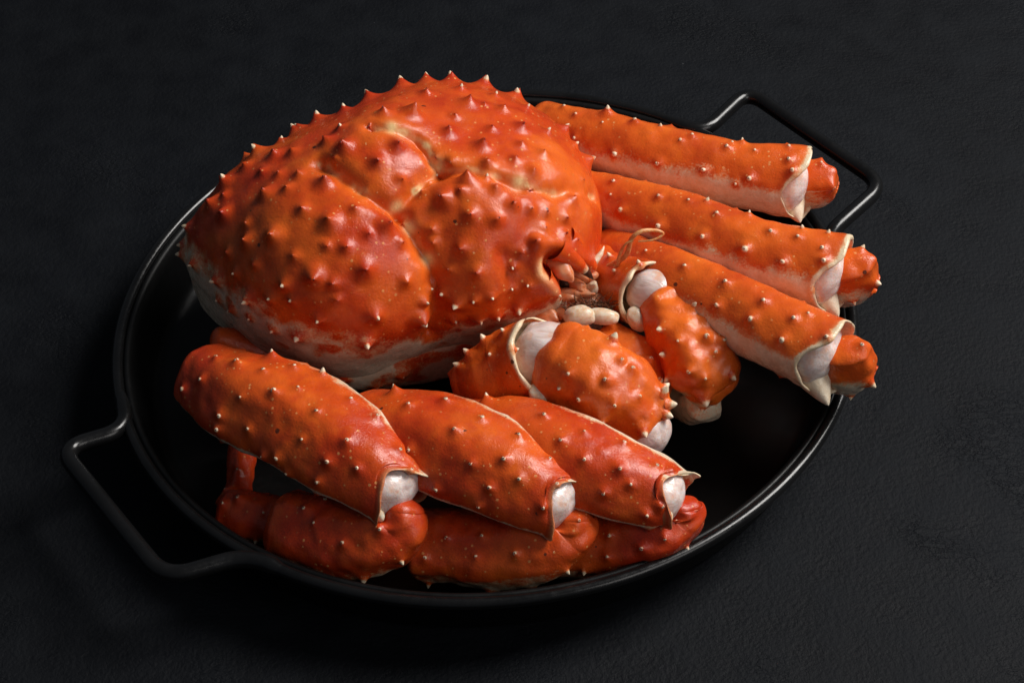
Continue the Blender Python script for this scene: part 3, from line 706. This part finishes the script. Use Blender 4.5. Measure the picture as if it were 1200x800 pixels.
R_UP = (0, -0.25, 1.0)
LEGS = [
 dict(mode='right', cut=((25, -.010, 48),), seed=40, up=R_UP, path=[(640, 150, .062), (690, 165, .068), (763, 184, .074), (870, 206, .078), (936, 214, .079)], w=[.0135, .0155, .0172, .0158, .0172], t=[.0135, .0158, .0178, .0165, .0182],
      teeth=((95, .003, 26), (270, .003, 20)),
      tooth=[((927, 236, .069), (938, 261, .065), .0075)],
      spines=[(674,163,1),(661,126,.8),(676,135,.8),(712,133,1),(743,142,1),(774,149,.6),(812,159,.8),(798,165,.8),(851,172,1),(859,168,.6),(870,168,.6),(721,181,1.5),(773,192,1.2),(824,200,1.3),
              (879,209,1.4),(862,215,.7),(885,177,.6),(925,187,1),(929,201,1.4),(706,145,.5),(925,172,.8)],
      memb=(-.007, .92, .90, .0115, .0),
      fold=[dict(name='carpus', path=[(951, 207, .080), (952, 218, .068), (930, 215, .052), (760, 180, .045)], w=[.0125, .0130, .013, .012], t=[.0085, .0105, .012, .012], up=(0, 1, .2), mode='low', hidden=5,
                 spines=[(962, 192, .8), (974, 218, 1.4)])]),
 dict(mode='right', cut=((25, -.010, 48),), seed=50, up=R_UP, path=[(690, 232, .060), (735, 246, .068), (799, 267, .074), (871, 294, .078), (978, 321, .079)], w=[.013, .015, .0165, .0172, .0178], t=[.013, .0155, .0168, .0175, .019],
      teeth=((85, .003, 22), (272, .003, 20)),
      tooth=[((962, 342, .069), (983, 371, .064), .0080)],
      spines=[(719,214,1),(773,231,1),(729,247,1.4),(716,228,.6),(774,265,1.7),(823,278,1.3),(840,251,1),(872,292,1.7),(806,235,.6),(829,236,.7),(902,271,1),(934,277,.8),(917,307,1.3),(965,290,.9),
              (965,306,1.4),(939,268,.6),(970,273,.6),(878,252,.5)],
      memb=(-.007, .92, .90, .0115, .0),
      fold=[dict(name='carpus', path=[(995, 310, .083), (996, 328, .068), (970, 325, .052), (800, 270, .045)], w=[.0130, .0140, .0135, .012], t=[.0090, .0110, .012, .012], up=(0, 1, .2), mode='low', hidden=5,
                 spines=[(1010, 290, .9), (1024, 330, 1.6), (1000, 352, .8)])]),
 dict(mode='right', cut=((25, -.010, 48),), seed=60, up=R_UP, path=[(715, 300, .055), (760, 318, .065), (830, 350, .072), (905, 387, .076), (970, 417, .077)], w=[.013, .0145, .0165, .0168, .0178], t=[.013, .015, .0168, .0172, .0188],
      teeth=((85, .003, 22), (272, .003, 20)),
      tooth=[((953, 440, .067), (971, 475, .062), .0082)],
      spines=[(750,309,1),(804,312,1),(850,330,1),(842,358,1.2),(894,353,1),(881,375,1.5),(930,372,.9),(917,399,1.4),(969,396,1),(963,411,1.5),(948,368,.6),(758,294,.6)],
      memb=(-.007, .92, .90, .0115, .0),
      fold=[dict(name='carpus', path=[(990, 412, .081), (991, 432, .066), (965, 426, .052), (820, 360, .045)], w=[.0130, .0145, .0135, .012], t=[.0090, .0112, .012, .012], up=(0, 1, .2), mode='low', hidden=5,
                 spines=[(1010, 405, 1.2), (1018, 446, 1.6), (998, 462, .8)])]),
 dict(mode='left', cut=((90, -.012, 44), (305, -.009, 50)), seed=70, up=(0.05, -0.35, 0.9), path=[(240, 440, .056), (287, 466, .063), (347, 490, .066), (408, 529, .066), (449, 563, .062), (471, 585, .059)],
      w=[.0175, .0230, .0248, .0232, .0192, .0162], t=[.013, .0165, .0178, .0172, .0158, .0150],
      teeth=((178, .0035, 18),),
      spines=[(238,445,1.2),(255,420,1),(278,425,1.5),(309,434,1),(321,460,1.6),(258,488,1.4),(293,502,1),(370,482,1.1),(350,455,.6),(405,518,1.2),(385,540,1.2),(326,535,1.4),(420,548,1),(456,562,1.1),
              (478,562,1.6),(321,419,1),(344,430,1),(377,439,1.3),(410,468,.8),(442,489,1.3),(467,527,1.2),(480,552,1),(217,456,1.6),(255,501,1.5),(310,534,1.2),(337,553,1),(372,563,1.1),(354,514,.7),(282,467,.6)],
      memb=(-.007, .92, .90, .0095, .000), hinge=[((440, 597, .060), (.4, -.5, -.6), .004)],
      fold=[dict(name='carpus', path=[(472, 596, .053), (467, 619, .046), (438, 634, .039), (392, 629, .031), (338, 614, .028)], w=[.0095, .0128, .0160, .0188, .0170], t=[.0095, .0125, .0152, .0172, .0158], up=(0, 0, 1), cap=.5, hidden=5,
                 spines=[(382,587,1),(403,637,1.1),(356,597,.9),(387,676,1.4),(427,674,1.4),(340,660,1.2),(445,620,1),(369,613,.8),(470,655,1)]),
            dict(name='propodus', path=[(335, 610, .024), (298, 604, .022), (270, 600, .020)], w=[.012, .0125, .010], t=[.0115, .0115, .010], up=(0, 0, 1), hidden=2,
                 spines=[(280,585,1.2),(262,590,1),(300,630,1),(310,600,.7)]),
            dict(name='dactyl', path=[(275, 592, .020), (281, 560, .019), (286, 520, .018)], w=[.0075, .007, .0055], t=[.0075, .007, .0055], up=(0, 0, 1), hidden=2, spines=[(279, 552, 1.1), (265, 575, .9)])]),
 dict(mode='left', cut=((90, -.012, 44), (305, -.009, 50)), seed=80, up=(0.05, -0.35, 0.9), path=[(428, 492, .054), (475, 508, .062), (533, 527, .065), (593, 555, .064), (641, 582, .060), (664, 597, .057)],
      w=[.0150, .0216, .0242, .0224, .0188, .0160], t=[.0125, .0165, .0178, .0170, .0156, .0148],
      teeth=((178, .0035, 18),),
      spines=[(464,460,1),(477,476,1.1),(522,470,1.3),(565,491,1.1),(532,505,1.2),(608,511,1.3),(644,539,1),(674,566,1.4),(691,590,1.2),(591,539,1.1),(552,543,.9),(481,527,1.2),(511,572,1),(575,570,1.1),
              (609,562,.9),(652,568,1),(561,592,.9),(636,594,1.2)],
      memb=(-.007, .92, .90, .0095, .000), hinge=[((636, 602, .060), (.4, -.5, -.6), .004)],
      fold=[dict(name='carpus', path=[(668, 604, .051), (664, 622, .045), (630, 640, .038), (565, 641, .029), (495, 636, .026)], w=[.0095, .0126, .0158, .0185, .0168], t=[.0095, .0124, .0150, .0172, .0158], up=(0, 0, 1), hidden=5,
                 spines=[(524,631,1),(566,628,1),(604,648,1.1),(498,652,1),(676,609,1),(558,652,.8),(502,683,1.2),(574,690,1.4),(624,687,1.2),(662,666,1.1)])]),
 dict(mode='left', cut=((90, -.012, 44), (305, -.009, 50)), seed=90, up=(0.05, -0.35, 0.9), path=[(548, 500, .050), (595, 511, .059), (652, 532, .063), (713, 556, .062), (770, 577, .058), (794, 586, .056)],
      w=[.0140, .0198, .0216, .0202, .0168, .0142], t=[.0115, .0155, .0165, .0155, .0140, .0130],
      teeth=((178, .0035, 18),),
      spines=[(571,470,1),(597,493,1),(638,487,1),(657,517,1.2),(685,506,.8),(730,520,1.2),(769,546,.9),(803,561,1.3),(726,549,1.3),(685,539,.9),(707,576,1.1),(786,566,1),(739,567,.7),(758,603,1),(775,592,1.2)],
      memb=(-.007, .92, .90, .0095, .000), hinge=[((779, 598, .058), (.4, -.5, -.6), .0036)],
      fold=[dict(name='carpus', path=[(799, 590, .051), (796, 606, .045), (762, 626, .038), (708, 635, .028), (645, 637, .024)], w=[.0085, .0112, .0142, .0160, .0148], t=[.0085, .0110, .0135, .0150, .0140], up=(0, 0, 1), hidden=5,
                 spines=[(715,627,1),(754,642,1.3),(778,631,1),(713,652,.9),(718,668,1.2),(768,657,1.2),(684,668,1.0),(802,640,1.0)])]),
]

CLAWS = [
 dict(seed=110, path=[(556, 452, .044), (580, 445, .050), (606, 432, .057), (630, 420, .068)], w=[.014, .0190, .0205, .0185], t=[.0140, .0185, .0205, .0190], up=(0, 0.5, 1),
      teeth=((60, .0035, 20), (270, .005, 20)),
      spines=[(540,430,1.5),(551,415,1.5),(569,400,1.5),(591,390,1),(575,416,.8),(601,411,.8)],
      memb=((641, 417, .068), (.9, -.2, .1), (0, 0, 1), (.0165, .0165, .0165)), open_end=[((757, 506, .051), (.5, -.7, -.2), (.0125, .0125, .0110))], hinge=[((632, 464, .064), (.5, -.3, -.6), .0055)],
      fold=[dict(name='carpus', path=[(660, 425, .070), (690, 441, .068), (722, 463, .063), (752, 488, .056)], w=[.0178, .0205, .0215, .016], t=[.0170, .0210, .0205, .0155], up=(0, 0, 1), mode='claw', cap=.7,
                 spines=[(668,437,1.2),(710,447,1.3),(680,466,1.5),(675,491,1.2),(707,491,1.6),(720,474,1),(753,504,1.6),(729,516,1.4),(729,422,1),(740,433,1.2),(776,463,2),(778,455,1.6),(780,474,2),(778,484,2),
                         (717,400,1.8),(748,465,.8),(656,455,.7)]),
            dict(name='palm', path=[(752, 503, .046), (748, 502, .034), (720, 475, .024)], w=[.0115, .013, .014], t=[.0115, .012, .013], up=(1, 0, 0), mode='under', hidden=3),
            dict(name='claw_ridge', path=[(712, 400, .052), (745, 425, .050), (772, 450, .045)], w=[.011, .014, .0105], t=[.011, .013, .010], up=(0, 0, 1), mode='claw', hidden=3,
                 spines=[(761,423,1.7),(773,446,1.8)])]),
 dict(seed=120, path=[(690, 308, .048), (712, 322, .054), (740, 338, .060), (758, 345, .068)], w=[.014, .0170, .0175, .0158], t=[.0135, .0165, .0175, .0160], up=(0, .5, 1),
      teeth=((40, .0035, 20), (250, .005, 22)),
      spines=[(750,319,1.2),(751,311,1),(715,303,1.3),(738,335,.9),(721,319,.7)],
      memb=((768, 346, .069), (.8, -.5, .1), (0, 0, 1), (.0138, .0140, .0138)), hinge=[((746, 374, .066), (.3, -.4, -.6), .0055), ((800, 334, .070), (.7, .3, .3), .0045)],
      fold=[dict(name='carpus', path=[(779, 358, .071), (800, 391, .065), (820, 426, .056), (830, 450, .047)], w=[.0120, .0155, .0175, .0140], t=[.012, .0155, .0165, .0135], up=(0, 0, 1), mode='claw', cap=.7,
                 spines=[(813,360,1.3),(828,373,1.4),(827,396,1.5),(776,385,1.5),(781,415,1.6),(838,414,1),(809,434,1.3),(846,398,1.3),(785,441,1.3),(855,439,1.5),(826,464,2),(824,477,1.2),(826,442,.8),(795,400,.6)]),
            dict(name='palm', path=[(826, 470, .036), (815, 468, .026), (785, 450, .020)], w=[.0105, .013, .013], t=[.0105, .012, .012], up=(1, 0, 0), mode='under', hidden=3)]),
]
def claw(root, spec):
    V, sv, ph, fr = segment(P3(spec['path']), spec['w'], spec['t'], spec['up'], end='collar', teeth=spec['teeth'], expo=2.1)
    pig = pigment(V, sv, ph, 'claw', fr, spec['seed'])
    pale = (sstep(1.05, 1.3, sv) * 0.3)[:, None] * np.ones(V.shape[:2])
    o = shell_object('claw_arm', V, root, pig, pale, spec['spines'], 6, 'sharp', bump=(2.2 * mm, 5.2 * mm), deep_amt=0.3, hue=0.6, seed=spec['seed'], wrinkle=0.0011)
    for mp_, ma, mr in spec.get('open_end', ()):
        membrane(o, at(*mp_), ma, (0, 0, 1), *mr)
    m = spec['memb']; membrane(o, at(*m[0]), m[1], m[2], *m[3])
    for hp, ha, hr in spec['hinge']:
        blob('hinge', at(*hp), ha, (hr * .8, hr * .8, hr * 1.2), IVORY, o, 61, .15)
    for i, f in enumerate(spec['fold']):
        Vf, sf, pf, ff = segment(P3(f['path']), f['w'], f['t'], f['up'], ns=130, nf=120, expo=2.15, facet=(5, .035, 50), cap=f.get('cap', .7))
        pg = pigment(Vf, sf, pf, f['mode'], ff, spec['seed'] + 5 + i)
        if f['mode'] == 'under': pg *= 0.2
        shell_object(f['name'], Vf, o, pg, None, f.get('spines', ()), f.get('hidden', 6), lambda p, n, fc: 'sharp' if fc < .75 else 'blunt', bump=(2.2 * mm, 4.6 * mm), deep_amt=0.2, hue=0.75, seed=spec['seed'] + 9 + i, wrinkle=0.0019)
    return o

# ------------------------------------------------------------------ crab: face
def blob(name, center, axis, lens, mat, parent, seed=0, lump=0.12):
    n, m = 22, 26
    a = np.linspace(0.02, np.pi - 0.02, n); p = np.linspace(0, 2 * np.pi, m, endpoint=False)
    V = np.stack([np.sin(a)[:, None] * np.cos(p), np.sin(a)[:, None] * np.sin(p), np.repeat(np.cos(a)[:, None], m, 1)], -1)
    V = V * (1 + lump * vnoise(V, 1.7, seed))[..., None] * np.array(lens)
    A = np.zeros((n * m, 3)); A[:, 0] = 1
    o = link(name, mesh_from(name, V, grid_faces(n, m), mat, A), parent)
    o.matrix_world = Matrix.LocRotScale(Vector(center), Vector(axis).to_track_quat('Z', 'Y'), (1, 1, 1))
    return o
def horn(name, p0, p1, r, mat, parent, bend=(0, 0, 0), tip=None, n=14, cream=False):
    a, b = np.array(p0), np.array(p1)
    t = np.linspace(0, 1, 14)
    P = a + (b - a) * t[:, None] + np.array(bend) * (t * (1 - t) * 4)[:, None]
    V, F = tube(P, r * (1 - t) ** 0.75 + 0.00012, n)
    A = np.zeros((len(t), n, 3)); A[..., 0] = (1 - sstep(0.55, 0.9, t))[:, None] * (0 if cream else 1)
    o = link(name, mesh_from(name, V, F, mat, A.reshape(-1, 3)), parent)
    if tip:
        V, F = tube(P[10:], (r * (1 - t) ** 0.75 + 0.0003)[10:], n)
        link('thorn_tip', mesh_from('thorn_tip', V, F, tip), o)
    return o
def build_face(root, sh):
    horn('rostrum', sh(652, 290, -.004), at(695, 327, .074), .0062, SHELL, root, (0, 0, .0015), THORN)
    horn('orbital_tooth', sh(632, 322, -.004), at(650, 341, .069), .0060, SHELL, root, (0, 0, .001))
    horn('cheek_tooth', sh(664, 276, -.003), at(690, 298, .079), .0046, SHELL, root, (0, 0, .001))
    horn('antennal_scale', at(690, 314, .068), at(708, 288, .074), .0026, IVORY, root, (.001, 0, 0))
    blob('eye_stalk', sh(656, 313, .003), (.7, -.6, -.3), (.0050, .0048, .0085), FLESH, root, 1, .2)
    blob('eye', sh(663, 329, .006), (.7, -.6, -.3), (.0042, .0042, .0046), DARKEYE, root, 2, .03)
    for i, (px, py, zz, ax, l, m) in enumerate([
            (672, 316, .074, (.8, -.5, -.2), (.0040, .0034, .0075), FLESH), (676, 334, .070, (.8, -.5, -.2), (.0030, .0030, .0060), FLESH), (683, 326, .069, (1, .2, .1), (.0032, .0032, .0070), FLESH), (692, 340, .066, (.3, -.5, 1), (.0034, .0034, .0070), IVORY),
            (657, 346, .066, (1, -.3, .1), (.0032, .0034, .0095), FLESH), (643, 351, .064, (1, -.2, .1), (.0030, .0036, .009), IVORY), (620, 371, .058, (1, -.6, .3), (.005, .005, .008), FLESH), (636, 370, .060, (1, -.6, .3), (.0045, .0045, .008), FLESH),
            (672, 354, .060, (1, 0, 0), (.006, .005, .012), FLESH), (708, 330, .062, (1, 0.2, 0), (.004, .004, .010), FLESH), (650, 362, .058, (1, -.4, 0), (.005, .005, .009), FLESH), (700, 352, .060, (1, -.4, 0), (.004, .004, .009), FLESH),
            (684, 384, .056, (1, -.4, 0), (.005, .004, .010), FRINGE), (640, 384, .052, (1, -.4, 0), (.006, .005, .010), FLESH), (676, 343, .068, (1, -.1, 0), (.0022, .0022, .008), FLESH)]):
        blob('mouth_plate', at(px, py, zz), ax, l, m, root, 10 + i, .25)
    blob('maxilliped', at(679, 370, .068), (1, -.1, .1), (.0052, .0050, .0078), IVORY, root, 31, .10)
    blob('maxilliped', at(706, 371, .067), (1, -.15, .0), (.0042, .0042, .0082), IVORY, root, 33, .08)
    # bristle fringe above the mouth
    for k in range(90):
        t = k / 89
        a = at(662 + 56 * t, 362 - 6 * math.sin(t * 3) + random.uniform(-3, 4), .067)
        b = a + np.array([random.uniform(-.004, .007), random.uniform(-.003, .003), random.uniform(.001, .0065)])
        if k % 2: b[2] -= .004
        t5 = np.linspace(0, 1, 4)
        V, F = tube(a + (b - a) * t5[:, None], .00042 * (1 - t5 * .8), 5)
        link('bristle', mesh_from('bristle', V, F, FRINGE), root)
    def feeler(pts, r0, r1):
        P = catmull([at(*p) for p in pts], 60)
        V, F = tube(P, np.linspace(r0, r1, 60), 8)
        link('antenna', mesh_from('antenna', V, F, FEELER), root)
    feeler([(700, 318, .066), (718, 310, .074), (734, 298, .084), (740, 280, .094), (752, 271, .098), (768, 270, .096), (777, 274, .094), (766, 281, .092), (748, 283, .091)], .0017, .0004)
    feeler([(712, 325, .068), (722, 312, .076), (727, 296, .086), (733, 286, .092), (742, 282, .094)], .0013, .0004)

def build_crab():
    root = bpy.data.objects.new('king_crab', None); COL.objects.link(root)
    root['label'] = 'whole cooked orange-red spiny king crab with folded legs in black pan'; root['category'] = 'crab'
    build_underbody(root)
    onshell = build_carapace(root)
    for s in LEGS: leg(root, s)
    for s in CLAWS: claw(root, s)
    V, sv, ph, fr = segment(P3([(320, 412, .034), (280, 402, .040), (256, 397, .044)]), [.007, .008, .0065], [.006, .007, .006], (0, 0, 1), ns=60, nf=80, keel=.3)
    shell_object('leg_base', V, root, pigment(V, sv, ph, 'low', fr, 7), None, [], 0)
    build_face(root, onshell)

build_setting()
build_pan()
build_crab()
